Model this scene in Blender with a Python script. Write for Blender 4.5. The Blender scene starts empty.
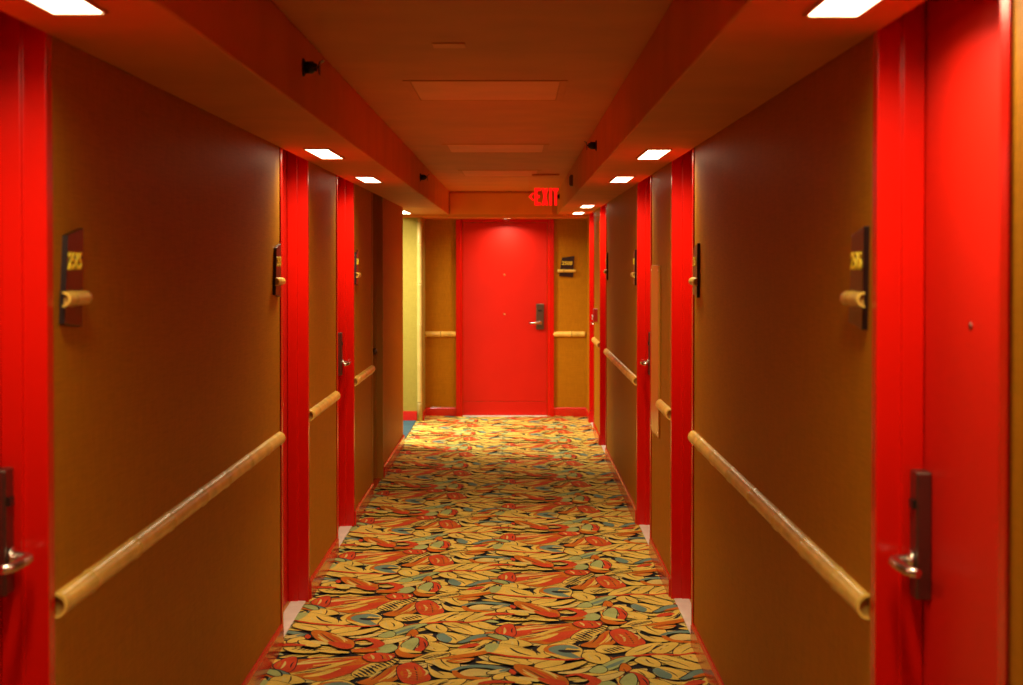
import bpy, bmesh, math, random
from mathutils import Vector, Matrix
random.seed(7)
sc = bpy.context.scene
COL = sc.collection

# ------------------------------------------------------------------ settings
sc.view_settings.view_transform = 'Standard'
sc.view_settings.look = 'None'
sc.view_settings.gamma = 1.0
sc.view_settings.use_curve_mapping = False
sc.view_settings.exposure = 0.0
try:
    sc.cycles.use_denoising = True
    sc.cycles.max_bounces = 10
    sc.cycles.diffuse_bounces = 6
    sc.cycles.glossy_bounces = 4
    sc.cycles.sample_clamp_indirect = 6.0
    sc.cycles.caustics_reflective = False
    sc.cycles.caustics_refractive = False
except Exception:
    pass

# ------------------------------------------------------------------ measures (metres)
F = 1650.0                       # focal length in pixels of the 1023 px wide frame
HC = 1.69                        # eye height
XL, XR = -1.027, 0.79            # wall planes
ZS = 2.19                        # soffit underside
ZC = 2.435                       # ceiling
SL, SR = -0.69, 0.45             # inner faces of the soffits
YE = 18.03                       # end wall
YB = -2.6                        # wall behind the viewer
ZH = 2.27                       # clear height of the corridor doors
LOBY0, LOBY1 = 15.2, 17.45       # side lobby opening in the left wall

# ------------------------------------------------------------------ materials
def new_mat(name):
    m = bpy.data.materials.new(name); m.use_nodes = True
    nt = m.node_tree
    return m, nt, nt.nodes['Principled BSDF']

def paint(name, col, rough=0.5, bump=0.0, bscale=120.0, var=0.06, vscale=3.0, metal=0.0, coat=0.0, spec=0.5):
    m, nt, p = new_mat(name)
    p.inputs['Roughness'].default_value = rough
    p.inputs['Metallic'].default_value = metal
    p.inputs['Specular IOR Level'].default_value = spec
    p.inputs['Coat Weight'].default_value = coat
    p.inputs['Coat Roughness'].default_value = 0.12
    tc = nt.nodes.new('ShaderNodeTexCoord')
    n = nt.nodes.new('ShaderNodeTexNoise'); n.inputs['Scale'].default_value = vscale
    n.inputs['Detail'].default_value = 4
    nt.links.new(tc.outputs['Object'], n.inputs['Vector'])
    r = nt.nodes.new('ShaderNodeValToRGB')
    c0 = [max(0, c*(1-var)) for c in col]; c1 = [min(1, c*(1+var)) for c in col]
    r.color_ramp.elements[0].position = .35; r.color_ramp.elements[1].position = .65
    r.color_ramp.elements[0].color = (*c0, 1); r.color_ramp.elements[1].color = (*c1, 1)
    nt.links.new(n.outputs['Fac'], r.inputs['Fac'])
    nt.links.new(r.outputs['Color'], p.inputs['Base Color'])
    if bump > 0:
        n2 = nt.nodes.new('ShaderNodeTexNoise'); n2.inputs['Scale'].default_value = bscale
        nt.links.new(tc.outputs['Object'], n2.inputs['Vector'])
        b = nt.nodes.new('ShaderNodeBump'); b.inputs['Strength'].default_value = bump
        b.inputs['Distance'].default_value = 0.002
        nt.links.new(n2.outputs['Fac'], b.inputs['Height'])
        nt.links.new(b.outputs['Normal'], p.inputs['Normal'])
    return m

def grasscloth(name, col):
    """woven wallpaper: fine horizontal threads crossed by irregular slubs"""
    m, nt, p = new_mat(name)
    p.inputs['Roughness'].default_value = 0.5
    p.inputs['Specular IOR Level'].default_value = 0.05
    tc = nt.nodes.new('ShaderNodeTexCoord')
    mp = nt.nodes.new('ShaderNodeMapping'); mp.inputs['Scale'].default_value = (9, 9, 260)
    nt.links.new(tc.outputs['Object'], mp.inputs['Vector'])
    n = nt.nodes.new('ShaderNodeTexNoise'); n.inputs['Scale'].default_value = 1.0; n.inputs['Detail'].default_value = 5
    nt.links.new(mp.outputs['Vector'], n.inputs['Vector'])
    mp2 = nt.nodes.new('ShaderNodeMapping'); mp2.inputs['Scale'].default_value = (160, 160, 14)
    nt.links.new(tc.outputs['Object'], mp2.inputs['Vector'])
    n2 = nt.nodes.new('ShaderNodeTexNoise'); n2.inputs['Scale'].default_value = 1.0; n2.inputs['Detail'].default_value = 3
    nt.links.new(mp2.outputs['Vector'], n2.inputs['Vector'])
    mx = nt.nodes.new('ShaderNodeMath'); mx.operation = 'ADD'
    nt.links.new(n.outputs['Fac'], mx.inputs[0]); nt.links.new(n2.outputs['Fac'], mx.inputs[1])
    hf = nt.nodes.new('ShaderNodeMath'); hf.operation = 'MULTIPLY'; hf.inputs[1].default_value = .5
    nt.links.new(mx.outputs[0], hf.inputs[0])
    r = nt.nodes.new('ShaderNodeValToRGB')
    r.color_ramp.elements[0].position = .3; r.color_ramp.elements[1].position = .7
    r.color_ramp.elements[0].color = (*[c*.78 for c in col], 1); r.color_ramp.elements[1].color = (*[c*1.18 for c in col], 1)
    nt.links.new(hf.outputs[0], r.inputs['Fac']); nt.links.new(r.outputs['Color'], p.inputs['Base Color'])
    b = nt.nodes.new('ShaderNodeBump'); b.inputs['Strength'].default_value = .25; b.inputs['Distance'].default_value = .0015
    nt.links.new(hf.outputs[0], b.inputs['Height']); nt.links.new(b.outputs['Normal'], p.inputs['Normal'])
    return m

def carpet_mat(name, col):
    m, nt, p = new_mat(name)
    p.inputs['Roughness'].default_value = 0.95
    p.inputs['Specular IOR Level'].default_value = 0.08
    tc = nt.nodes.new('ShaderNodeTexCoord')
    n = nt.nodes.new('ShaderNodeTexNoise'); n.inputs['Scale'].default_value = 170; n.inputs['Detail'].default_value = 2
    nt.links.new(tc.outputs['Object'], n.inputs['Vector'])
    n2 = nt.nodes.new('ShaderNodeTexNoise'); n2.inputs['Scale'].default_value = 7; n2.inputs['Detail'].default_value = 3
    nt.links.new(tc.outputs['Object'], n2.inputs['Vector'])
    a = nt.nodes.new('ShaderNodeMath'); a.operation = 'ADD'
    nt.links.new(n.outputs['Fac'], a.inputs[0]); nt.links.new(n2.outputs['Fac'], a.inputs[1])
    h = nt.nodes.new('ShaderNodeMath'); h.operation = 'MULTIPLY'; h.inputs[1].default_value = .5
    nt.links.new(a.outputs[0], h.inputs[0])
    r = nt.nodes.new('ShaderNodeValToRGB')
    r.color_ramp.elements[0].position = .32; r.color_ramp.elements[1].position = .68
    r.color_ramp.elements[0].color = (*[c*.72 for c in col], 1); r.color_ramp.elements[1].color = (*[min(1, c*1.22) for c in col], 1)
    nt.links.new(h.outputs[0], r.inputs['Fac']); nt.links.new(r.outputs['Color'], p.inputs['Base Color'])
    return m

def emit(name, col, strength):
    m = bpy.data.materials.new(name); m.use_nodes = True
    nt = m.node_tree; nt.nodes.remove(nt.nodes['Principled BSDF'])
    e = nt.nodes.new('ShaderNodeEmission'); e.inputs['Color'].default_value = (*col, 1); e.inputs['Strength'].default_value = strength
    nt.links.new(e.outputs[0], nt.nodes['Material Output'].inputs['Surface'])
    return m

LAMP_COL = (1.0, 0.82, 0.50)
M = {}
M['wall'] = grasscloth('gold_grasscloth', (0.42, 0.170, 0.006))
M['wall_lobby'] = grasscloth('pale_gold_grasscloth', (0.34, 0.275, 0.05))
M['ceil'] = paint('terracotta_ceiling_paint', (0.62, 0.212, 0.026), .6, bump=.08, bscale=60)
M['panel_ceil'] = paint('ceiling_panel_paint', (0.78, 0.27, 0.035), .5)
M['red'] = paint('red_enamel', (0.60, 0.0065, 0.0015), .25, coat=.0, var=.03, spec=.35)
M['red_leaf'] = paint('red_door_enamel', (0.56, 0.0075, 0.0008), .45, coat=.0, var=.03, spec=.32)
M['base'] = paint('red_skirting_gloss', (0.62, 0.014, 0.006), .22, coat=.2, var=.05)
M['brown_door'] = paint('brown_service_paint', (0.40, 0.19, 0.02), .5, var=.05, spec=.15)
M['bamboo'] = paint('varnished_bamboo', (0.74, 0.49, 0.09), .30, var=.16, vscale=9, spec=.3)
M['bamboo_in'] = paint('bamboo_pith', (0.55, 0.33, 0.06), .7, var=.1)
M['bamboo_node'] = paint('bamboo_node_ring', (0.20, 0.10, 0.02), .6, var=.1)
M['bamboo_pale'] = paint('pale_bamboo', (0.50, 0.39, 0.11), .4, var=.1, vscale=8)
M['nickel'] = paint('satin_nickel', (0.72, 0.68, 0.60), .26, metal=1, var=.02)
M['bronze'] = paint('brushed_dark_lock_metal', (0.20, 0.15, 0.12), .38, metal=1, var=.05)
M['black_metal'] = paint('blackened_metal', (0.03, 0.026, 0.022), .45, metal=.6)
M['board'] = paint('dark_maroon_board', (0.016, 0.005, 0.005), .28, var=.15, vscale=20, spec=.5)
M['yellow'] = paint('yellow_numerals', (0.92, 0.66, 0.03), .5)
M['marble'] = paint('cream_marble_sill', (0.82, 0.82, 0.74), .35, var=.07, vscale=8)
M['dark'] = paint('dark_void', (0.02, 0.012, 0.01), .8)
M['trimw'] = paint('lamp_trim', (0.55, 0.22, 0.05), .5)
M['brass'] = paint('brass', (0.7, 0.45, 0.16), .3, metal=1)
M['red_plastic'] = paint('red_alarm_plastic', (0.45, 0.01, 0.01), .4)
M['white'] = paint('white_plastic', (0.8, 0.78, 0.72), .35)
M['gold_panel'] = paint('glossy_gold_panel', (0.58, 0.27, 0.03), .25, coat=.0, var=.03, spec=.35)
M['lamp'] = emit('warm_lamp_lens', LAMP_COL, 9.0)
M['lamp_lobby'] = emit('lobby_lamp_lens', (1.0, 0.84, 0.54), 9.0)
M['exit'] = emit('red_exit_letters', (1.0, 0.006, 0.004), 1.6)
def glass_mat():
    m, nt, p = new_mat('clear_acrylic')
    p.inputs['Base Color'].default_value = (1, .93, .88, 1)
    p.inputs['Roughness'].default_value = .04
    p.inputs['Transmission Weight'].default_value = 1
    p.inputs['IOR'].default_value = 1.12
    return m
M['acrylic'] = glass_mat()
CP = {
 'K': carpet_mat('carpet_navy_black', (0.022, 0.022, 0.026)),
 'Y': carpet_mat('carpet_ochre_yellow', (0.70, 0.54, 0.105)),
 'y': carpet_mat('carpet_dull_yellow', (0.64, 0.55, 0.17)),
 'O': carpet_mat('carpet_rust_orange', (0.52, 0.155, 0.016)),
 'R': carpet_mat('carpet_red', (0.56, 0.070, 0.022)),
 'G': carpet_mat('carpet_pale_green', (0.36, 0.46, 0.17)),
 'T': carpet_mat('carpet_teal', (0.15, 0.26, 0.21)),
 'B': carpet_mat('carpet_deep_blue', (0.045, 0.095, 0.12)),
}

# ------------------------------------------------------------------ mesh helpers
def add_box(bm, x0, x1, y0, y1, z0, z1, mi=0):
    vs = [bm.verts.new((x, y, z)) for z in (z0, z1) for y in (y0, y1) for x in (x0, x1)]
    fs = []
    for f in ((0,2,3,1), (4,5,7,6), (0,1,5,4), (2,6,7,3), (0,4,6,2), (1,3,7,5)):
        fc = bm.faces.new([vs[i] for i in f]); fc.material_index = mi; fs.append(fc)
    return fs

def add_prism(bm, pts, axis, a0, a1, mi=0):
    """extrude a 2-D polygon along an axis: axis 'z' takes (x,y), 'y' takes (x,z), 'x' takes (y,z)"""
    def P(p, a):
        return {'z': (p[0], p[1], a), 'y': (p[0], a, p[1]), 'x': (a, p[0], p[1])}[axis]
    v0 = [bm.verts.new(P(p, a0)) for p in pts]; v1 = [bm.verts.new(P(p, a1)) for p in pts]
    n = len(pts)
    fs = [bm.faces.new(v0), bm.faces.new(list(reversed(v1)))]
    for i in range(n):
        fs.append(bm.faces.new((v0[i], v1[i], v1[(i+1) % n], v0[(i+1) % n])))
    for f in fs: f.material_index = mi
    return fs

def frame_of(t):
    t = t.normalized()
    up = Vector((0, 0, 1)) if abs(t.z) < .9 else Vector((1, 0, 0))
    a = t.cross(up).normalized(); b = t.cross(a).normalized()
    return a, b

def add_tube(bm, pts, rad, seg=14, mi=0, squash=None):
    pts = [Vector(p) for p in pts]; rs = rad if isinstance(rad, (list, tuple)) else [rad]*len(pts)
    rings = []
    for i, p in enumerate(pts):
        t = pts[min(i+1, len(pts)-1)] - pts[max(i-1, 0)]
        a, b = frame_of(t)
        k = squash or (1, 1)
        rings.append([bm.verts.new(p + a*math.cos(2*math.pi*j/seg)*rs[i]*k[0] + b*math.sin(2*math.pi*j/seg)*rs[i]*k[1]) for j in range(seg)])
    for r0, r1 in zip(rings, rings[1:]):
        for j in range(seg):
            f = bm.faces.new((r0[j], r0[(j+1) % seg], r1[(j+1) % seg], r1[j])); f.smooth = True; f.material_index = mi
    for r in (rings[0], rings[-1]):
        f = bm.faces.new(r); f.material_index = mi

def add_lathe(bm, origin, axis, prof, seg=24, mi=0):
    """prof: (distance along axis, radius)"""
    o = Vector(origin); t = Vector(axis).normalized(); a, b = frame_of(t)
    rings = [[bm.verts.new(o + t*d + a*math.cos(2*math.pi*j/seg)*max(r, 1e-4) + b*math.sin(2*math.pi*j/seg)*max(r, 1e-4)) for j in range(seg)] for d, r in prof]
    for r0, r1 in zip(rings, rings[1:]):
        for j in range(seg):
            f = bm.faces.new((r0[j], r0[(j+1) % seg], r1[(j+1) % seg], r1[j])); f.material_index = mi; f.smooth = True
    bm.faces.new(rings[0]).material_index = mi; bm.faces.new(rings[-1]).material_index = mi

def obj(name, bm, mats, parent=None, bevel=0.0, loc=None, recalc=True):
    """link a bmesh built in world coordinates as ONE mesh object"""
    if recalc: bmesh.ops.recalc_face_normals(bm, faces=bm.faces[:])
    off = Vector(parent.location) if parent and parent.parent is None else (Vector(parent.parent.location) if parent else (Vector(loc) if loc else Vector((0,0,0))))
    if off.length: bmesh.ops.translate(bm, verts=bm.verts[:], vec=-off)
    me = bpy.data.meshes.new(name); bm.to_mesh(me); bm.free()
    for m in (mats if isinstance(mats, list) else [mats]): me.materials.append(m)
    o = bpy.data.objects.new(name, me); COL.objects.link(o)
    if parent: o.parent = parent
    elif loc: o.location = loc
    if bevel > 0:
        md = o.modifiers.new('bevel', 'BEVEL'); md.width = bevel; md.segments = 2; md.limit_method = 'ANGLE'; md.angle_limit = math.radians(40)
    return o

def tag(o, label, cat, group=None, kind=None):
    o['label'] = label; o['category'] = cat
    if group: o['group'] = group
    if kind: o['kind'] = kind
    return o

def thing(name, label, cat, loc, group=None, kind=None):
    o = bpy.data.objects.new(name, None); COL.objects.link(o); o.location = loc
    o.empty_display_size = .1
    return tag(o, label, cat, group, kind)

def text_mesh(body, size, depth, shear=0.0, bold=0.0, space=1.0):
    cu = bpy.data.curves.new('t', 'FONT'); cu.body = body; cu.size = size; cu.extrude = depth; cu.shear = shear
    cu.offset = bold; cu.align_x = 'CENTER'; cu.align_y = 'CENTER'; cu.space_character = space
    ob = bpy.data.objects.new('t', cu); COL.objects.link(ob)
    bpy.context.view_layer.update()
    me = bpy.data.meshes.new_from_object(ob.evaluated_get(bpy.context.evaluated_depsgraph_get()))
    bpy.data.objects.remove(ob); bpy.data.curves.remove(cu)
    return me

# ------------------------------------------------------------------ openings
#       near, far, latch side, number of the structure door
LEFT = [(2.67, 3.605, 'far'), (7.27, 8.16, 'near'), (9.55, 10.48, 'far'), (11.9, 12.8, 'far')]
RIGHT = [(2.67, 3.57, 'far'), (7.29, 8.22, 'near'), (9.53, 10.53, 'far'), (14.15, 15.11, 'near'), (16.35, 17.25, 'far')]
JW = 0.045

# ------------------------------------------------------------------ floor: patterned carpet
def photo_to_floor(px, py):
    d = HC*F/(py-262.0)
    return Vector(((px-514.4)*d/F, d))
CROPS = {'1': (240, 560, 3.935), 'A': (250, 600, 7.307), 'B': (370, 600, 7.307)}
def P2(tagc, pts):
    x0, y0, s = CROPS[tagc]
    return [photo_to_floor(x0+p[0]/s, y0+p[1]/s) for p in pts]
def catmull(pts, closed, n=4):
    out = []; N = len(pts)
    for i in range(N if closed else N-1):
        p1, p2 = pts[i], pts[(i+1) % N]
        p0 = pts[i-1] if (closed or i > 0) else p1
        p3 = pts[(i+2) % N] if (closed or i+2 < N) else p2
        for k in range(n):
            t = k/n
            out.append(.5*((2*p1) + (p2-p0)*t + (2*p0-5*p1+4*p2-p3)*t*t + (3*p1-p0-3*p2+p3)*t**3))
    if not closed: out.append(pts[-1].copy())
    return out
def area2(p): return sum(p[i-1].x*p[i].y - p[i].x*p[i-1].y for i in range(len(p)))
def grow(p, r):
    s = 1 if area2(p) > 0 else -1
    out = []
    for i in range(len(p)):
        t = (p[(i+1) % len(p)] - p[i-1])
        if t.length < 1e-9: out.append(p[i]); continue
        t.normalize(); out.append(p[i] + Vector((t.y, -t.x))*r*s)
    return out
PAT = []      # (colour, outline points in plan)
PX, PY = 0.92, 1.28
PR = random.Random(11)
def ribbon(p, col, w):
    n = len(p); L = []; R = []
    for i in range(n):
        t = (p[min(i+1, n-1)] - p[max(i-1, 0)]).normalized(); nn = Vector((-t.y, t.x))
        ww = w*.5*(.2+.8*math.sin(math.pi*(i+.3)/(n-.4)))
        L.append(p[i]+nn*ww); R.append(p[i]-nn*ww)
    PAT.append((col, L + R[::-1]))
def veins(p, col):
    """streaks woven along the long axis of a leaf"""
    a, b = max(((u, v) for u in p for v in p), key=lambda q: (q[0]-q[1]).length)
    ax = b-a; L = ax.length
    if L < .10: return
    ax.normalize(); nn = Vector((-ax.y, ax.x)); c = (a+b)/2
    ds = [(q-c).dot(nn) for q in p]; lo, hi = min(ds), max(ds); W = hi-lo
    if col in 'RO':
        tones = ['O', 'y', 'R', 'K'] if col == 'R' else ['R', 'Y', 'y', 'K']
        k = max(2, int(W/.022))
        offs = [(lo + W*(i+.5)/k, tones[(i+int(L*100)) % 4]) for i in range(k)]
    else:
        offs = [(lo+W*PR.uniform(.35, .65), 'K')]
        if W > .05: offs.append((lo+W*PR.uniform(.2, .35), 'y' if col == 'Y' else 'Y'))
    for d, tone in offs:
        f = math.sqrt(max(.05, 1-((d-(lo+hi)/2)/(W/2))**2))
        h0, h1 = -.36*L*f*PR.uniform(.6, 1), .36*L*f*PR.uniform(.6, 1)
        bow = PR.uniform(-.12, .12)*W
        q = [c + ax*(h0+(h1-h0)*t) + nn*(d*.8 + bow*math.sin(math.pi*t)) for t in (0, .2, .4, .6, .8, 1)]
        ribbon(q, tone, .007 if tone == 'K' else .013)
def blob(tagc, col, pts, line=0.0042):
    p = catmull(P2(tagc, pts), True)
    if line: PAT.append(('K', grow(p, line)))
    PAT.append((col, p))
    if line and col in 'YRO': veins(p, col)
def stroke(tagc, col, pts, w, taper=True, line=0.0):
    p = catmull(P2(tagc, pts), False, 6); n = len(p)
    L, R = [], []
    for i in range(n):
        t = (p[min(i+1, n-1)] - p[max(i-1, 0)]).normalized(); nn = Vector((-t.y, t.x))
        ww = w*.5*((.25+.75*math.sin(math.pi*(i+.3)/(n-.4))) if taper else 1)
        L.append(p[i]+nn*ww); R.append(p[i]-nn*ww)
    poly = L + R[::-1]
    if line: PAT.append(('K', grow(poly, line)))
    PAT.append((col, poly))
def comb(tagc, a0, a1, dx, dy, n, w=.007, col='K'):
    for i in range(n):
        t = i/(n-1); x = a0[0]+(a1[0]-a0[0])*t; y = a0[1]+(a1[1]-a0[1])*t
        stroke(tagc, col, [(x, y), (x+dx*.5, y+dy*.45), (x+dx, y+dy)], w)

# ground of small overlapping leaves under the drawn motifs
for gj in range(11):
    for gi in range(6):
        c = Vector((-1.02 + (gi+.5*(gj % 2)+PR.uniform(-.25, .25))*PX/6, 6.95 + (gj+PR.uniform(-.25, .25))*PY/11))
        ang = .35*math.sin(gj*.9+gi) + (math.pi*.12 if (gi+gj) % 3 else -.5) + PR.uniform(-.25, .25)
        L = PR.uniform(.075, .115); W = PR.uniform(.028, .042); bend = PR.uniform(-.35, .35)
        u = Vector((math.cos(ang), math.sin(ang))); v = Vector((-u.y, u.x))
        prof = [(-1, 0), (-.6, .72), (0, 1), (.55, .75), (1, 0), (.55, -.7), (0, -.9), (-.6, -.65)]
        p = catmull([c + u*a*L + v*(b*W + bend*L*(a*a-.4)*.5) for a, b in prof], True, 3)
        col = PR.choice('YYYYYYYyyyGO')
        PAT.append(('K', grow(p, .005))); PAT.append((col, p))
        if col in 'YyRO':
            q = [c + u*a*L + v*(bend*L*(a*a-.4)*.5 + .1*W) for a in (-.7, -.4, 0, .4, .7)]
            ribbon(q, 'K' if col in 'Yy' else 'y', .007)
# feather plume
blob('1', 'O', [(262,188),(300,166),(345,158),(420,155),(520,150),(600,146),(655,156),(640,178),(600,190),(545,196),(500,206),(440,218),(390,212),(320,206),(280,200)])
blob('1', 'R', [(272,186),(320,168),(380,166),(410,176),(360,190),(300,196)], 0)
blob('1', 'R', [(430,200),(500,180),(560,172),(600,168),(560,186),(500,204),(450,212)], 0)
stroke('1', 'Y', [(330,200),(400,190),(470,176),(540,160)], .045)
stroke('1', 'Y', [(380,206),(430,200),(500,182)], .04)
stroke('1', 'y', [(300,178),(360,170),(430,164),(520,158)], .035)
stroke('1', 'R', [(400,170),(480,164),(560,154)], .035)
stroke('1', 'K', [(395,186),(430,180),(470,172)], .016)
stroke('1', 'K', [(350,197),(390,192),(420,188)], .012)
blob('1', 'Y', [(540,196),(590,172),(650,156),(695,158),(660,178),(610,198),(560,208)])
comb('1', (560,186), (668,156), 26, 10, 9, .014)
comb('1', (545,198), (600,186), 22, 10, 5, .013)
blob('1', 'O', [(560,222),(620,203),(690,172),(710,200),(660,226),(600,230)])
blob('1', 'R', [(690,180),(735,166),(772,180),(802,208),(786,222),(740,228),(702,216)])
for k in range(5):
    stroke('1', 'O', [(705,184+k*8),(745,188+k*7),(785,202+k*4)], .012)
blob('1', 'Y', [(605,238),(640,222),(700,224),(745,233),(685,247),(630,249)])
comb('1', (635,238), (690,226), 24, 10, 5, .013)
# long petals on the rib
blob('B', 'Y', [(355,182),(430,140),(560,110),(650,106),(560,150),(470,178),(400,190)])
blob('B', 'Y', [(545,162),(640,112),(760,106),(690,150),(620,172)])
blob('B', 'Y', [(685,172),(740,130),(860,100),(985,93),(945,126),(840,167),(740,182)])
blob('B', 'Y', [(890,152),(1000,90),(1065,93),(1035,132),(960,157)])
blob('B', 'Y', [(500,10),(560,-25),(680,-20),(720,40),(690,62),(610,50),(560,30)])
blob('B', 'Y', [(520,30),(560,60),(660,72),(700,96),(600,100),(540,80)])
blob('B', 'y', [(720,70),(800,50),(900,58),(1010,66),(960,84),(840,88),(740,92)])
stroke('B', 'T', [(660,62),(760,40),(880,38),(980,50),(1050,60)], .05)
stroke('B', 'O', [(680,60),(720,90),(820,100),(900,98)], .045)
blob('B', 'Y', [(400,215),(460,193),(520,200),(565,230),(540,257),(480,252),(430,237)])
blob('B', 'Y', [(530,184),(600,178),(700,203),(800,232),(838,255),(805,278),(720,272),(620,247),(560,216)])
blob('B', 'Y', [(720,190),(820,178),(900,206),(965,215),(900,237),(800,222)])
blob('B', 'R', [(915,242),(980,200),(1045,200),(1065,270),(1010,297),(960,277)])
stroke('B', 'R', [(120,262),(240,228),(360,196),(560,178),(720,182),(830,166),(910,148)], .028)
blob('B', 'Y', [(60,192),(100,166),(180,168),(240,195),(228,222),(160,238),(90,222)])
stroke('B', 'G', [(0,284),(130,276),(220,250),(330,210),(410,193)], .075, line=.005)
stroke('B', 'T', [(150,272),(240,246),(330,214)], .03)
stroke('B', 'K', [(560,150),(600,132),(650,118)], .014)
stroke('B', 'K', [(520,190),(580,215),(650,222)], .013)
# ovals
blob('B', 'Y', [(325,282),(400,270),(472,298),(480,320),(420,328),(360,314)])
blob('B', 'Y', [(500,326),(570,347),(680,347),(725,333),(690,360),(600,366),(540,352)])
blob('B', 'Y', [(485,290),(520,260),(600,260),(695,288),(720,317),(670,336),(570,333),(508,317)])
blob('B', 'T', [(484,280),(530,262),(565,280),(600,305),(570,332),(510,317)], 0)
blob('B', 'Y', [(385,352),(430,328),(520,343),(576,376),(530,398),(450,393),(380,372)])
# curling ribbon
stroke('B', 'T', [(650,335),(730,310),(800,288),(900,283),(985,305),(1000,335),(950,355),(920,380),(960,405),(1050,432)], .085, line=.006)
stroke('B', 'O', [(735,322),(850,300),(940,308),(980,332)], .05)
blob('B', 'Y', [(565,402),(640,378),(760,372),(800,328),(850,312),(915,328),(925,366),(860,398),(760,418),(640,424),(580,416)])
comb('B', (770,392), (870,334), 42, -14, 6, .017)
stroke('B', 'O', [(470,452),(640,436),(800,412),(920,380)], .06)
stroke('B', 'R', [(650,376),(740,352),(800,346)], .06)
blob('B', 'Y', [(300,468),(380,430),(470,402),(565,402),(575,432),(480,452),(390,464)])
comb('B', (380,446), (540,412), 50, 10, 7, .015)
# flower
blob('B', 'O', [(180,392),(205,360),(285,250),(330,238),(350,270),(300,292),(255,330),(235,380),(300,418),(385,420),(300,444),(205,432)])
blob('B', 'R', [(318,290),(380,298),(420,335),(404,372),(360,404),(322,388),(362,350),(355,315)])
blob('B', 'G', [(250,384),(226,350),(290,308),(342,298),(352,330),(322,372),(300,392)])
stroke('B', 'Y', [(222,370),(270,396),(370,408)], .045)
blob('B', 'G', [(40,394),(80,350),(150,342),(198,370),(150,404),(60,414)])
stroke('B', 'y', [(60,350),(150,324),(280,288)], .07, line=.005)
stroke('B', 'Y', [(-40,306),(100,302),(250,284)], .055, line=.005)
blob('B', 'R', [(-60,440),(0,412),(100,412),(180,430),(120,470),(0,475)])
blob('B', 'O', [(560,470),(640,452),(760,450),(700,480),(620,486)])
# arcs beside the skirting
blob('A', 'Y', [(425,112),(500,83),(592,93),(645,120),(580,132),(480,137)])
blob('A', 'Y', [(330,166),(370,140),(440,114),(540,130),(620,150),(680,128),(765,122),(722,160),(745,187),(640,208),(520,203),(420,182)])
stroke('A', 'K', [(480,140),(520,170),(595,190)], .014)
stroke('A', 'K', [(690,128),(640,152),(665,176)], .02)
blob('A', 'Y', [(700,165),(770,118),(880,112),(962,146),(930,190),(910,212),(830,214),(740,192)])
stroke('A', 'O', [(880,122),(780,130),(730,158),(780,182)], .045)
stroke('A', 'T', [(940,146),(860,132),(790,152),(850,186),(915,206)], .075)
stroke('A', 'K', [(800,156),(860,162),(945,160)], .055)
stroke('A', 'G', [(330,168),(365,130),(395,112)], .06)
stroke('A', 'G', [(380,60),(430,68),(480,92)], .055, line=.008)
blob('A', 'Y', [(335,190),(460,205),(560,215),(584,240),(480,252),(380,237),(305,216)])
blob('A', 'Y', [(560,214),(700,213),(805,218),(765,247),(680,265),(580,268),(592,240)])
stroke('A', 'R', [(318,170),(430,190),(600,206),(800,216),(950,204)], .032)
stroke('A', 'Y', [(615,280),(760,266),(940,226)], .075, line=.006)
stroke('A', 'y', [(720,296),(840,292),(960,262)], .05, line=.005)
blob('A', 'G', [(930,286),(1020,250),(1060,270),(1040,292),(980,300)])
# broad rust leaf with an eye
blob('A', 'O', [(440,266),(480,242),(600,268),(700,303),(755,328),(745,374),(660,380),(560,344),(480,312)])
blob('A', 'R', [(560,330),(660,336),(735,350),(725,378),(650,376)], 0)
stroke('A', 'R', [(755,318),(850,306),(918,328),(938,352),(860,380),(735,386)], .05)
stroke('A', 'y', [(790,352),(850,346),(890,338)], .028)
stroke('A', 'O', [(735,398),(850,396),(940,380)], .06)
stroke('A', 'y', [(250,304),(310,290),(400,272)], .055, line=.005)
stroke('A', 'T', [(330,290),(370,280),(410,270)], .03)
stroke('A', 'Y', [(280,338),(330,316),(390,294)], .06, line=.006)
stroke('A', 'Y', [(370,318),(430,345),(490,366)], .075, line=.006)
stroke('A', 'y', [(440,322),(500,335),(560,350)], .045)
stroke('A', 'Y', [(255,372),(360,396),(500,404)], .075, line=.006)
stroke('A', 'Y', [(470,392),(600,404),(720,410)], .05, line=.005)
blob('A', 'R', [(392,292),(415,274),(440,290),(418,308)], .004)
stroke('A', 'R', [(150,364),(260,352),(400,356)], .05)
comb('A', (300,388), (440,400), 40, -12, 5, .011)

def build_floor():
    bm = bmesh.new()
    fc = add_box(bm, XL-.3, XR+.35, YB-.1, YE+.15, -.12, 0.0, 0)
    idx = {k: i for i, k in enumerate(CP)}
    for i in range(-3, 4):
        for j in range(-7, 11):
            ox, oy = i*PX, j*PY + (i % 2)*PY*.5
            for k, (c, p) in enumerate(PAT):
                xs = [q.x+ox for q in p]; ys = [q.y+oy for q in p]
                if max(xs) < XL-.02 or min(xs) > XR+.02 or max(ys) < YB or min(ys) > YE: continue
                if max(ys) > YE+.1 or min(xs) < XL-.29 or max(xs) > XR+.34: continue
                z = .0004 + k*.000018
                f = bm.faces.new([bm.verts.new((x, y, z)) for x, y in zip(xs, ys)])
                f.material_index = idx[c]
                if f.normal.z == 0: f.normal_update()
                if f.normal.z < 0: f.normal_flip()
    o = obj('floor', bm, [CP[k] for k in CP], recalc=False)
    return tag(o, 'corridor carpet of yellow leaves, rust feathers and teal scrolls on black', 'carpet', kind='structure')
build_floor()

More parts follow.
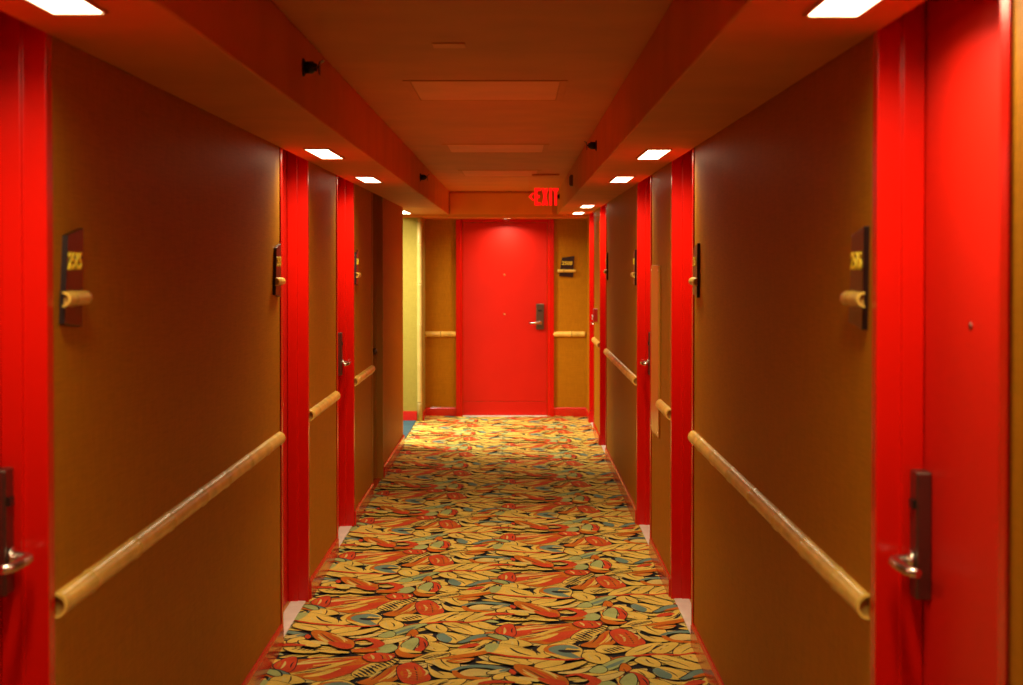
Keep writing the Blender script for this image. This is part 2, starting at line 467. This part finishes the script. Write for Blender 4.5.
# ------------------------------------------------------------------ walls
def side_wall(name, s, xw, doors, y0, y1, label):
    bm = bmesh.new()
    cuts = [(a-JW, b+JW) for a, b, _ in doors]
    edges = [y0] + [v for c in cuts for v in c] + [y1]
    x0, x1 = sorted((xw, xw+s*.26))
    for a, b in zip(edges[0::2], edges[1::2]):
        add_box(bm, x0, x1, a, b, 0, ZC)
    for a, b in cuts:                                     # wall above each opening
        add_box(bm, x0, x1, a, b, ZH+.012, ZC)
    return tag(obj(name, bm, M['wall']), label, 'wall', kind='structure')

side_wall('wall_left', -1, XL, LEFT, YB, LOBY0, 'gold woven-papered wall that stops at the side lobby opening')
side_wall('wall_right', 1, XR, RIGHT, YB, YE+.1, 'gold woven-papered wall with red doors running unbroken to the end wall')
bm = bmesh.new(); add_box(bm, -1.0, XR, YE, YE+.2, 0, ZC)
tag(obj('wall_end', bm, M['wall']), 'gold end wall around the red door numbered 2508', 'wall', kind='structure')
bm = bmesh.new(); add_box(bm, XL, XR, YB-.2, YB, 0, ZC)
tag(obj('wall_back', bm, M['wall']), 'gold wall closing the corridor behind the viewer', 'wall', kind='structure')
# side lobby
bm = bmesh.new(); add_box(bm, -3.5, -0.975, LOBY1, YE+.2, 0, ZC)
tag(obj('wall_lobby_far', bm, M['wall_lobby']), 'bright yellow lobby wall seen beyond the corner of the corridor', 'wall', kind='structure')
bm = bmesh.new(); add_box(bm, -3.5, XL-.26, LOBY0-.25, LOBY0, 0, ZC)
tag(obj('wall_lobby_near', bm, M['wall_lobby']), 'lobby wall turning away behind the corridor wall', 'wall', kind='structure')
bm = bmesh.new(); add_box(bm, -3.5, -3.3, LOBY0, LOBY1, 0, ZC)
tag(obj('wall_lobby_side', bm, M['wall_lobby']), 'lobby wall facing the corridor across the side lobby', 'wall', kind='structure')
bm = bmesh.new(); add_box(bm, -3.5, XL-.012, LOBY0, LOBY1, -.1, .013)
tag(obj('floor_lobby', bm, CP['B']), 'plain dark teal carpet of the side lobby', 'carpet', kind='structure')

# ceiling and soffits
bm = bmesh.new(); add_box(bm, -3.5, XR+.26, YB-.2, YE+.2, ZC, ZC+.1)
tag(obj('ceiling', bm, M['ceil']), 'terracotta painted ceiling between the two lowered soffits', 'ceiling', kind='structure')
bm = bmesh.new(); add_box(bm, XL, SL, YB, LOBY0, ZS, ZC); add_box(bm, XL-.27, SL, LOBY0, YE, ZS, ZC)
tag(obj('trim_1', bm, M['ceil'], bevel=.006), 'terracotta soffit above the wall with the lobby opening', 'soffit', kind='structure')
bm = bmesh.new(); add_box(bm, SR, XR, YB, YE, ZS, ZC)
tag(obj('trim_2', bm, M['ceil'], bevel=.006), 'terracotta soffit above the unbroken wall of red doors', 'soffit', kind='structure')
ZE, YS = 2.158, 17.4
bm = bmesh.new(); add_box(bm, XL-.27, XR+.01, YS, YE, ZE, ZC)
tag(obj('trim_3', bm, M['ceil'], bevel=.005), 'orange soffit across the corridor above the end door', 'soffit', kind='structure')
bm = bmesh.new(); add_box(bm, SL+.01, .40, YS-.012, YS, ZE+.035, ZC-.02)
tag(obj('soffit_cover_panel', bm, M['panel_ceil'], bevel=.003), 'flat orange cover panel on the cross soffit behind the EXIT sign', 'panel')

# baseboards
def baseboard(name, s, xw, segs, label):
    bm = bmesh.new()
    for a, b in segs:
        i, o_ = xw, xw - s*.014
        pts = [(i, 0), (o_, 0), (o_, .088), (xw - s*.008, .1), (i, .1)]
        add_prism(bm, pts, 'y', a, b)
    return tag(obj(name, bm, M['base']), label, 'baseboard', kind='structure')
FL = .05
baseboard('baseboard_left', -1, XL, [(YB, LEFT[0][0]-FL), (LEFT[0][1]+FL, LEFT[1][0]-FL), (LEFT[1][1]+FL, LEFT[2][0]-FL), (LEFT[2][1]+FL, LEFT[3][0]-FL), (LEFT[3][1]+FL, LOBY0)], 'glossy red baseboard along the wall with the lobby opening')
baseboard('baseboard_right', 1, XR, [(YB, RIGHT[0][0]-FL), (RIGHT[0][1]+FL, RIGHT[1][0]-FL), (RIGHT[1][1]+FL, RIGHT[2][0]-FL), (RIGHT[2][1]+FL, RIGHT[3][0]-FL), (RIGHT[3][1]+FL, RIGHT[4][0]-FL), (RIGHT[4][1]+FL, YE)], 'glossy red baseboard along the unbroken wall of red doors')
bm = bmesh.new()
for a, b in ((-.975, -.64), (.425, XR)): add_prism(bm, [(YE, 0), (YE-.014, 0), (YE-.014, .088), (YE-.008, .1), (YE, .1)], 'x', a, b)
add_box(bm, -.975, -.961, LOBY1+.04, YE-.014, 0, .1)
tag(obj('baseboard_end', bm, M['base']), 'red baseboard at the foot of the end wall', 'baseboard', kind='structure')
bm = bmesh.new(); add_box(bm, -3.3, -1.03, LOBY1-.014, LOBY1, .012, .112)
tag(obj('baseboard_lobby', bm, M['base'], bevel=.003), 'red baseboard on the bright lobby wall', 'baseboard', kind='structure')

# ------------------------------------------------------------------ doors
def jamb_profile():
    # (outward from wall plane o, t into the wall from the clear opening)
    return [(-.006, 0), (.046, 0), (.046, -.014), (.094, -.014), (.094, 0), (.17, 0), (.17, JW), (0, JW), (0, .05), (-.006, .05)]

def lock_and_lever(root, s, xf, yl, dirn, zc=1.108):
    """lock plate and lever on a door face at x=xf of a side wall; yl is the plate centre, dirn the way the lever points along y"""
    bm = bmesh.new()
    def bx(o0, o1, y0, y1, z0, z1):
        x0, x1 = sorted((xf - s*o0, xf - s*o1)); add_box(bm, x0, x1, y0, y1, z0, z1)
    bx(0, .033, yl-.030, yl+.030, zc-.136, zc+.136)
    plate = obj('lock_plate', bm, M['bronze'], root, bevel=.004)
    bm = bmesh.new()
    bx(.035, .038, yl-.018, yl+.018, zc+.055, zc+.075)
    obj('card_slot', bm, M['black_metal'], plate, bevel=.001)
    bm = bmesh.new()
    z = zc - .055
    add_lathe(bm, (xf - s*.035, yl, z), (-s, 0, 0), [(0, .021), (.005, .021), (.007, .015), (.012, .013)])
    pts = [(xf - s*.040, yl, z), (xf - s*.062, yl, z), (xf - s*.074, yl+dirn*.008, z), (xf - s*.078, yl+dirn*.022, z),
           (xf - s*.077, yl+dirn*.07, z-.001), (xf - s*.070, yl+dirn*.115, z-.003), (xf - s*.055, yl+dirn*.138, z-.004)]
    add_tube(bm, pts, [.0115, .0115, .0120, .0120, .0115, .0110, .0095], 14)
    obj('handle', bm, M['nickel'], root)

def corridor_door(n, s, xw, a, b, latch, label, red=True):
    mF = M['red'] if red else M['brown_door']; mL = M['red_leaf'] if red else M['brown_door']
    xf = xw + s*.096
    root = thing('door_%d' % n, label, 'door', (xf, (a+b)/2, 0), kind='structure')
    # leaf with a bottom rail seam
    bm = bmesh.new()
    x0, x1 = sorted((xf, xf + s*.044))
    add_box(bm, x0, x1, a+.003, b-.003, .168, ZH-.003)
    add_box(bm, x0, x1, a+.003, b-.003, .012, .165)
    obj('door_leaf', bm, mL, root, bevel=.002)
    # frame: two jambs and a head
    bm = bmesh.new()
    for edge, sg in ((a, -1), (b, 1)):
        add_prism(bm, [(xw + s*o, edge + sg*t) for o, t in jamb_profile()], 'z', 0, ZH+.011)
    add_box(bm, *sorted((xw + s*.0, xw + s*.17)), a, b, ZH, ZH+.011)
    add_box(bm, *sorted((xw + s*.046, xw + s*.094)), a+.014, b-.014, ZH-.014, ZH)
    obj('door_frame', bm, mF, root, bevel=.004)
    bm = bmesh.new()
    add_box(bm, *sorted((xw + s*.008, xw + s*.082)), a+.002, b-.002, 0, .0095)
    if red: obj('threshold', bm, M['marble'], root, bevel=.002)
    else: obj('threshold', bm, M['base'], root, bevel=.002)
    bm = bmesh.new()
    add_box(bm, *sorted((xw + s*.082, xw + s*.17)), a+.002, b-.002, 0, .008)
    obj('door_saddle', bm, M['brown_door'] if not red else M['trimw'], root)
    if red:
        yl = b - .050 if latch == 'far' else a + .050
        lock_and_lever(root, s, xf, yl, -1 if latch == 'far' else 1)
    for z in (1.565,):
        if not red: continue
        bm = bmesh.new()
        add_lathe(bm, (xf, (a+b)/2 + .08, z), (-s, 0, 0), [(0, .008), (.002, .008), (.003, .005), (.001, .003)], 16)
        obj('peephole', bm, M['bronze'], root)
    if not red:
        bm = bmesh.new()
        add_lathe(bm, (xf, b-.07, 1.0), (-s, 0, 0), [(0, .026), (.006, .026), (.01, .01), (.03, .01), (.035, .024), (.05, .027), (.06, .02), (.063, .004)], 20)
        obj('handle', bm, M['bronze'], root)
    return root

WL, WR = 'the wall with the lobby opening', 'the unbroken wall'
corridor_door(1, -1, XL, *LEFT[0], 'red door nearest the viewer on ' + WL + ', lever at frame edge')
corridor_door(2, -1, XL, *LEFT[1], 'second red door on ' + WL + ', between the two lit bamboo rails')
corridor_door(3, -1, XL, *LEFT[2], 'last red door on ' + WL + ', before the dark bay')
corridor_door(4, -1, XL, *LEFT[3], 'brown recessed door in the dark bay before the lobby opening', red=False)
corridor_door(5, 1, XR, *RIGHT[0], 'large brightly lit red door with lever, nearest on ' + WR)
corridor_door(6, 1, XR, *RIGHT[1], 'second red door on ' + WR + ', just before the glossy tan panel')
corridor_door(7, 1, XR, *RIGHT[2], 'third red door on ' + WR + ', just beyond the glossy tan panel')
corridor_door(8, 1, XR, *RIGHT[3], 'fourth red door on ' + WR + ', just before the fire alarm box')
corridor_door(9, 1, XR, *RIGHT[4], 'last red door on ' + WR + ', in the corner by the end wall')

# end door
def end_door():
    c = -.103; h = .459
    yf = YE - .004
    root = thing('door_10', 'red door numbered 2508 facing down the corridor on the end wall', 'door', (c, YE, 0), kind='structure')
    bm = bmesh.new()
    add_box(bm, c-h, c+h, yf-.004, YE, .168, 2.118)
    add_box(bm, c-h, c+h, yf-.004, YE, .016, .164)
    obj('door_leaf', bm, M['red_leaf'], root, bevel=.002)
    bm = bmesh.new()
    for sg in (-1, 1):
        x0 = c + sg*(h+.004)
        pts = [(x0, YE-.012), (x0 + sg*.02, YE-.012), (x0 + sg*.022, YE-.03), (x0 + sg*.072, YE-.03), (x0 + sg*.072, YE), (x0, YE)]
        add_prism(bm, pts, 'z', 0, 2.19)
    add_box(bm, c-h-.004, c+h+.004, YE-.03, YE, 2.122, 2.19)
    obj('door_frame', bm, M['red'], root, bevel=.003)
    bm = bmesh.new(); add_box(bm, c-h, c+h, YE-.075, YE, 0, .012)
    obj('threshold', bm, M['marble'], root, bevel=.002)
    bm = bmesh.new(); xp = .280; zc = 1.095; yd = yf-.004
    add_box(bm, xp-.042, xp+.042, yd-.03, yd, zc-.14, zc+.14)
    plate = obj('lock_plate', bm, M['bronze'], root, bevel=.004)
    bm = bmesh.new(); add_box(bm, xp-.02, xp+.02, yd-.033, yd-.03, zc+.055, zc+.075)
    obj('card_slot', bm, M['black_metal'], plate)
    bm = bmesh.new(); z = zc-.068
    add_lathe(bm, (xp, yd-.03, z), (0, -1, 0), [(0, .022), (.006, .022), (.008, .014), (.012, .013)])
    add_tube(bm, [(xp, yd-.036, z), (xp, yd-.06, z), (xp-.012, yd-.072, z), (xp-.06, yd-.074, z), (xp-.10, yd-.066, z-.002), (xp-.118, yd-.05, z-.003)], [.0115, .0115, .0115, .0115, .011, .010], 14)
    obj('handle', bm, M['nickel'], root)
    for z in (1.55, 1.12):
        bm = bmesh.new(); add_lathe(bm, (c-.005, yd, z), (0, -1, 0), [(0, .012), (.004, .011), (.006, .006), (.003, .004)], 16)
        obj('peephole', bm, M['brass'], root)
end_door()

# ------------------------------------------------------------------ bamboo
def half_bamboo(bm, p0, along, out, L, r, nodes, hollow=True):
    """split cane lying flat on a wall: half tube, node ridges, hollow ends closed by a membrane"""
    p0 = Vector(p0); u = Vector(along); o = Vector(out); w = Vector((0, 0, 1)); seg = 14
    st = [(0, 1.0), (.02, 1.0)]
    for n in nodes:
        st += [(n-.03, 1.0), (n-.010, 1.05), (n-.005, 1.10), (n-.003, 1.03), (n+.003, 1.03), (n+.005, 1.10), (n+.010, 1.05), (n+.03, 1.0)]
    st += [(L-.02, 1.0), (L, 1.0)]
    st = sorted(st)
    rings = [[bm.verts.new(p0 + u*t + (o*math.sin(math.pi*j/seg) + w*math.cos(math.pi*j/seg))*r*k) for j in range(seg+1)] for t, k in st]
    for (r0, r1), (s0, s1) in zip(zip(rings, rings[1:]), zip(st, st[1:])):
        for j in range(seg):
            f = bm.faces.new((r0[j], r0[j+1], r1[j+1], r1[j])); f.smooth = True
            if s0[1] == s1[1] == 1.03: f.material_index = 2
    for t, sg, ring in ((0, 1, rings[0]), (L, -1, rings[-1])):
        ri = r*.78
        in0 = [bm.verts.new(p0 + u*t + (o*math.sin(math.pi*j/seg) + w*math.cos(math.pi*j/seg))*ri) for j in range(seg+1)]
        in1 = [bm.verts.new(v.co + u*sg*.014) for v in in0]
        for j in range(seg):
            bm.faces.new((ring[j], ring[j+1], in0[j+1], in0[j]))
            bm.faces.new((in0[j], in0[j+1], in1[j+1], in1[j])).material_index = 1
        bm.faces.new(in1).material_index = 1

def nodes_for(L, first=None, step=.5):
    out = []; t = first if first is not None else random.uniform(.15, .4)
    while t < L-.06:
        if t > .05: out.append(t)
        t += step*random.uniform(.85, 1.12)
    return out
ZR = .922; RR = .0285
def side_rail(s, xw, y0, y1, label, first=None):
    bm = bmesh.new()
    half_bamboo(bm, (xw, y0, ZR), (0, 1, 0), (-s, 0, 0), y1-y0, RR, nodes_for(y1-y0, first))
    return tag(obj('bamboo_handrail', bm, [M['bamboo'], M['bamboo_in'], M['bamboo_node']], loc=(xw, y0, ZR)), label, 'handrail', 'bamboo handrails')
side_rail(-1, XL, 3.668, 7.185, 'long split bamboo handrail nearest the viewer on ' + WL, first=.27)
side_rail(-1, XL, 8.225, 9.46, 'short split bamboo handrail between two red doors on ' + WL)
side_rail(-1, XL, 10.55, 11.84, 'split bamboo handrail ending at the dark bay')
side_rail(1, XR, 3.655, 7.235, 'long split bamboo handrail nearest the viewer on ' + WR, first=.31)
side_rail(1, XR, 8.28, 8.90, 'stub of split bamboo handrail ending at the glossy tan panel')
side_rail(1, XR, 10.60, 14.09, 'split bamboo handrail beyond the third red door on ' + WR)
side_rail(1, XR, 15.17, 16.29, 'short split bamboo handrail below the fire alarm box')
for x0, x1, lab in ((-.975, -.640, 'short split bamboo handrail between the bamboo pole and the end door'), (.425, .775, 'short split bamboo handrail under the 2508 number plaque')):
    bm = bmesh.new()
    half_bamboo(bm, (x0, YE, .90), (1, 0, 0), (0, -1, 0), x1-x0, .031, [.17] if x0 < 0 else [.2])
    tag(obj('bamboo_handrail', bm, [M['bamboo'], M['bamboo_in'], M['bamboo_node']], loc=(x0, YE, .90)), lab, 'handrail', 'bamboo handrails')

# corner pole
bm = bmesh.new(); st = [(.012, .026)]
z = .2
while z < 2.1:
    st += [(z-.03, .026), (z-.012, .0275), (z-.004, .0285), (z-.0035, .0262), (z+.0035, .0262), (z+.004, .0285), (z+.012, .0275), (z+.03, .026)]; z += .42
st += [(ZS-.034, .026)]
add_lathe(bm, (-1.002, LOBY1-.03, 0), (0, 0, 1), st, 18)
tag(obj('bamboo_pole', bm, M['bamboo_pale'], loc=(-1.002, LOBY1-.03, 0)), 'upright bamboo pole on the corner where the lobby meets the corridor', 'pole')

# ------------------------------------------------------------------ room number plaques
def number_plaque(pos, out, right, number, label, up=.014):
    """pos: point on the wall under the plaque centre; out: off the wall; right: reader's right"""
    pos = Vector(pos); o = Vector(out); r = Vector(right); w = Vector((0, 0, 1))
    root = thing('room_number_plaque', label, 'room number', pos + w*1.53, 'room number plaques')
    def pt(u, z, d): return pos + r*u + w*(z+up) + o*d
    bm = bmesh.new()
    q = [(-.049, 1.737), (.084, 1.756), (.071, 1.524), (-.083, 1.536)]
    v0 = [bm.verts.new(pt(u, z, -.003)) for u, z in q]; v1 = [bm.verts.new(pt(u, z, .013)) for u, z in q]
    bm.faces.new(v0); bm.faces.new(v1)
    for i in range(4): bm.faces.new((v0[i], v0[(i+1) % 4], v1[(i+1) % 4], v1[i]))
    obj('board', bm, M['board'], root, bevel=.0015)
    me = text_mesh(number, .055, .0015, shear=.12, bold=.0010, space=1.06)
    mat = Matrix((( r.x, 0, o.x, 0), (r.y, 0, o.y, 0), (0, 1, 0, 0), (0, 0, 0, 1)))
    bm = bmesh.new(); bm.from_mesh(me); bpy.data.meshes.remove(me)
    bmesh.ops.transform(bm, matrix=Matrix.Translation(pt(.004, 1.676, .0145)) @ mat, verts=bm.verts[:])
    obj('numerals', bm, M['yellow'], root)
    bm = bmesh.new()
    half_bamboo(bm, pt(-.10, 1.592, .013), tuple(r), tuple(o), .20, .017, [.07], True)
    obj('bamboo_ledge', bm, [M['bamboo'], M['bamboo_in'], M['bamboo_node']], root)
    return root
OL, OR_ = ((1, 0, 0), (0, 1, 0)), ((-1, 0, 0), (0, -1, 0))
number_plaque((XL, 3.80, 0), *OL, '2515', 'maroon plaque with yellow room number beside the nearest door on the lobby side')
number_plaque((XL, 7.09, 0), *OL, '2513', 'maroon room number plaque edge-on before the second door on ' + WL)
number_plaque((XL, 10.66, 0), *OL, '2511', 'maroon room number plaque just past the last red door on the lobby side')
number_plaque((XR, 3.755, 0), *OR_, '2516', 'maroon plaque with yellow room number beside the large lit red door')
number_plaque((XR, 7.10, 0), *OR_, '2514', 'maroon room number plaque edge-on before the second door on ' + WR)
number_plaque((XR, 10.74, 0), *OR_, '2512', 'maroon room number plaque just past the third door on ' + WR)
number_plaque((XR, 13.98, 0), *OR_, '2510', 'maroon room number plaque just before the fourth door on ' + WR)
number_plaque((.570, YE, 0), (0, -1, 0), (1, 0, 0), '2508', 'tilted black plaque with yellow 2508 on the end wall', 0)

# ------------------------------------------------------------------ ceiling lights over the doors
def lamp_light(name, parent, x, y, z, wx, ly, watts, spread, col):
    l = bpy.data.lights.new(name, 'AREA'); l.shape = 'RECTANGLE'; l.size = wx; l.size_y = ly
    l.energy = watts; l.color = col; l.spread = math.radians(spread)
    o = bpy.data.objects.new(name, l); COL.objects.link(o); o.parent = parent
    o.location = Vector((x, y, z)) - Vector(parent.location)
    return o
def ceiling_light(x, y, z, wx, ly, label, mat, watts=12, spread=160, col=LAMP_COL):
    root = thing('ceiling_light', label, 'light', (x, y, z), 'slot lights in the soffits')
    bm = bmesh.new(); t = .007
    for a in ((x-wx/2-t, x-wx/2, y-ly/2-t, y+ly/2+t), (x+wx/2, x+wx/2+t, y-ly/2-t, y+ly/2+t), (x-wx/2, x+wx/2, y-ly/2-t, y-ly/2), (x-wx/2, x+wx/2, y+ly/2, y+ly/2+t)):
        add_box(bm, *a, z-.006, z)
    obj('light_trim', bm, M['trimw'], root)
    bm = bmesh.new(); add_box(bm, x-wx/2, x+wx/2, y-ly/2, y+ly/2, z-.004, z)
    obj('diffuser', bm, mat, root)
    lamp_light('lamp', root, x, y, z-.007, wx, ly, watts, spread, col)
    return root
for x, y, lab in ((-.868, 2.965, 'bright slot light above the nearest door on ' + WL), (-.872, 7.60, 'bright slot light above the second door on ' + WL),
               (-.880, 9.98, 'bright slot light above the last red door on ' + WL)):
    ceiling_light(x, y, ZS, .100, .67, lab, M['lamp'])
for x, y, lab in ((.640, 3.0, 'bright slot light above the large lit red door'), (.642, 7.64, 'bright slot light above the second door on ' + WR),
               (.645, 9.95, 'bright slot light above the third door on ' + WR), (.650, 14.75, 'bright slot light above the fourth door on ' + WR), (.650, 16.78, 'bright slot light above the last red door on ' + WR)):
    ceiling_light(x, y, ZS, .100, .67, lab, M['lamp'])
ceiling_light(-1.115, 16.5, ZS, .108, 1.0, 'slot light at the lobby opening, half hidden by the corridor wall', M['lamp_lobby'], 20, 150, (1, .90, .68))
r_ = thing('recessed_downlight', 'small downlight under the cross soffit, glowing on the end door', 'light', (-.08, 17.715, ZE))
bm = bmesh.new(); add_lathe(bm, (-.08, 17.715, ZE), (0, 0, -1), [(0, .06), (.004, .06), (.004, .05), (0, .05)], 24); obj('light_trim', bm, M['trimw'], r_)
bm = bmesh.new(); add_lathe(bm, (-.08, 17.715, ZE), (0, 0, -1), [(0, .049), (.002, .049)], 24); obj('diffuser', bm, M['lamp_lobby'], r_)
lamp_light('lamp', r_, -.08, 17.715, ZE-.006, .08, .08, 9, 155, (1, .84, .54))
# lobby ceiling panel (out of the frame, in the lobby itself)
ceiling_light(-2.0, 16.3, ZC, .6, .6, 'square ceiling light in the side lobby beyond the corner', M['lamp_lobby'], 120, 170, (1, .91, .72))

# ------------------------------------------------------------------ ceiling panels, detector plate
def access_panel(y0, y1, label):
    root = thing('ceiling_access_panel', label, 'panel', (-.12, (y0+y1)/2, ZC), 'ceiling access panels')
    bm = bmesh.new(); x0, x1 = -.43, .19
    for a in ((x0-.03, x0, y0-.03, y1+.03), (x1, x1+.03, y0-.03, y1+.03), (x0, x1, y0-.03, y0), (x0, x1, y1, y1+.03)):
        add_box(bm, *a, ZC-.004, ZC)
    obj('panel_frame', bm, M['ceil'], root, bevel=.002)
    bm = bmesh.new(); add_box(bm, x0+.004, x1-.004, y0+.004, y1-.004, ZC-.003, ZC)
    obj('hatch', bm, M['panel_ceil'], root, bevel=.001)
access_panel(6.81, 7.58, 'orange access hatch in the ceiling, largest and nearest of three')
access_panel(10.45, 11.2, 'orange access hatch in the ceiling, middle one of three')
access_panel(13.4, 14.3, 'orange access hatch in the ceiling, farthest, above the EXIT sign')
bm = bmesh.new(); add_box(bm, -.28, -.168, 5.62, 5.73, ZC-.005, ZC)
tag(obj('detector_plate', bm, M['panel_ceil'], bevel=.004), 'small square orange plate on the ceiling before the nearest hatch', 'plate')

# ------------------------------------------------------------------ sprinklers
def sprinkler(pos, out, label):
    pos = Vector(pos); o = Vector(out); up = Vector((0, 0, 1)); side = o.cross(up)
    root = thing('sprinkler_head', label, 'sprinkler', pos, 'sidewall sprinklers')
    bm = bmesh.new(); add_lathe(bm, pos, o, [(0, .030), (.004, .030), (.007, .024), (.007, .012)], 24); obj('escutcheon', bm, M['black_metal'], root)
    bm = bmesh.new(); add_lathe(bm, pos+o*.006, o, [(0, .020), (.026, .020), (.032, .014), (.040, .012)], 16)
    for sg in (-1, 1):
        add_tube(bm, [pos+o*.03+side*sg*.012, pos+o*.038+side*sg*.018, pos+o*.046+side*sg*.012, pos+o*.052], .0032, 8)
    obj('sprinkler_body', bm, M['black_metal'], root)
    bm = bmesh.new(); add_lathe(bm, pos+o*.038, o, [(0, .0035), (.013, .0035)], 10); obj('bulb', bm, M['red_plastic'], root)
    bm = bmesh.new()
    c = pos + o*.052
    vs = []
    for dz, dd, ww in ((-.024, .000, .018), (.006, 0, .024), (.017, .004, .024), (.022, .014, .022)):
        vs.append([c + up*dz + o*(dd+t_) + side*sg*ww for t_ in (0, .0025) for sg in (-1, 1)])
    rr = [[bm.verts.new(p) for p in (a[0], a[1], a[3], a[2])] for a in vs]
    for r0, r1 in zip(rr, rr[1:]):
        for j in range(4): bm.faces.new((r0[j], r0[(j+1) % 4], r1[(j+1) % 4], r1[j]))
    bm.faces.new(rr[0]); bm.faces.new(rr[-1])
    obj('deflector', bm, M['black_metal'], root)
sprinkler((SL, 5.40, 2.325), (1, 0, 0), 'dark sprinkler head nearest the viewer, on the soffit above ' + WL)
sprinkler((SL, 12.1, 2.31), (1, 0, 0), 'dark sprinkler head far along the soffit above ' + WL)
sprinkler((SR, 9.05, 2.328), (-1, 0, 0), 'dark sprinkler head on the soffit above ' + WR)
sprinkler((SR, 16.4, 2.34), (-1, 0, 0), 'tiny dark sprinkler head right beside the EXIT sign')

# dark plate on the soffit
r_ = thing('conduit_cover', 'narrow dark upright cover on the soffit face before the EXIT sign', 'cover', (SR, 12.75, 2.32))
bm = bmesh.new(); add_box(bm, SR-.022, SR+.003, 12.69, 12.81, 2.275, 2.36); obj('box', bm, M['bronze'], r_, bevel=.003)
bm = bmesh.new(); add_box(bm, SR-.026, SR-.022, 12.70, 12.80, 2.285, 2.35); obj('lid', bm, M['black_metal'], r_, bevel=.002)

# ------------------------------------------------------------------ EXIT sign
def exit_sign():
    y = 14.0; k = y/F
    X = lambda px: (px-514.4)*k
    Z = lambda py: HC + (262-py)*k
    root = thing('exit_sign', 'clear hanging sign with glowing red EXIT and arrow under the ceiling', 'exit sign', (X(545), y, ZC))
    bm = bmesh.new(); add_box(bm, X(532), X(559.5), y-.02, y+.02, ZC-.014, ZC-.0005); obj('housing', bm, M['panel_ceil'], root, bevel=.004)
    bm = bmesh.new(); add_box(bm, X(528.5), X(563), y-.004, y+.004, Z(207.3), ZC-.014); obj('sign_panel', bm, M['acrylic'], root)
    cx, cz = X(546.2), Z(196.8); h = .148
    bm = bmesh.new(); yl0, yl1 = y-.0075, y-.0045
    def bar(pts): add_prism(bm, [(cx+u, cz+v) for u, v in pts], 'y', yl0, yl1)
    t = .026; H = h/2
    # E
    x0 = -.100
    bar([(x0, -H), (x0+t, -H), (x0+t, H), (x0, H)])
    for v0, v1, ln in ((-H, -H+t, .054), (-t/2, t/2, .046), (H-t, H, .054)): bar([(x0+t, v0), (x0+ln, v0), (x0+ln, v1), (x0+t, v1)])
    # X
    xa, xb, q = -.040, .018, .024
    bar([(xa, -H), (xa+q, -H), (xb, H), (xb-q, H)]); bar([(xb-q, -H), (xb, -H), (xa+q, H), (xa, H)])
    # I
    bar([(.025, -H), (.025+q, -H), (.025+q, H), (.025, H)])
    # T
    bar([(.054, H-t), (.104, H-t), (.104, H), (.054, H)])
    bar([(.068, -H), (.068+q, -H), (.068+q, H-t), (.068, H-t)])
    obj('letters', bm, M['exit'], root)
    bm = bmesh.new()
    xc = -.103
    pts = [(xc-.046, 0), (xc-.012, .036), (xc-.001, .026), (xc-.024, 0), (xc-.001, -.026), (xc-.012, -.036)]
    add_prism(bm, [(cx+u, cz+v) for u, v in pts], 'y', yl0, yl1)
    obj('arrow', bm, M['exit'], root)
exit_sign()

# ------------------------------------------------------------------ fire alarm box, tan panel
r_ = thing('fire_alarm_box', 'small red fire alarm pull box on ' + WR + ' above a short rail', 'fire alarm', (XR, 15.72, 1.18))
bm = bmesh.new(); add_box(bm, XR-.04, XR+.003, 15.67, 15.77, 1.12, 1.245); obj('case', bm, M['red_plastic'], r_, bevel=.004)
bm = bmesh.new(); add_box(bm, XR-.05, XR-.04, 15.685, 15.755, 1.165, 1.185); add_box(bm, XR-.05, XR-.04, 15.71, 15.73, 1.14, 1.165); obj('pull_handle', bm, M['white'], r_, bevel=.003)

r_ = thing('glossy_wall_panel', 'tall narrow glossy tan panel on the wall before the third door', 'panel', (XR, 9.16, .73))
bm = bmesh.new(); add_box(bm, XR-.010, XR, 8.93, 9.40, .735, 1.67); obj('panel_face', bm, M['gold_panel'], r_, bevel=.002)
bm = bmesh.new()
for yy, zz in ((8.95, .76), (9.38, .76), (8.95, 1.645), (9.38, 1.645)): add_lathe(bm, (XR-.010, yy, zz), (-1, 0, 0), [(0, .006), (.002, .005), (.003, .002)], 10)
obj('screws', bm, M['brass'], r_)

# ------------------------------------------------------------------ world and camera
w = bpy.data.worlds.new('World'); sc.world = w; w.use_nodes = True
w.node_tree.nodes['Background'].inputs['Color'].default_value = (0, 0, 0, 1)
cam = bpy.data.cameras.new('Camera'); co = bpy.data.objects.new('Camera', cam); COL.objects.link(co)
cam.sensor_fit = 'HORIZONTAL'; cam.sensor_width = 36.0
cam.lens = F*36.0/1023.0
pitch = math.atan(31.0/F)
co.location = (0, 0, HC); co.rotation_euler = (math.pi/2 - pitch, 0, 0)
cam.shift_x = -2.9/1023.0
cam.shift_y = -49.5/1023.0
cam.clip_start = .05; cam.clip_end = 60
cam.dof.use_dof = True; cam.dof.focus_distance = 9.0; cam.dof.aperture_fstop = 4.5
sc.camera = co
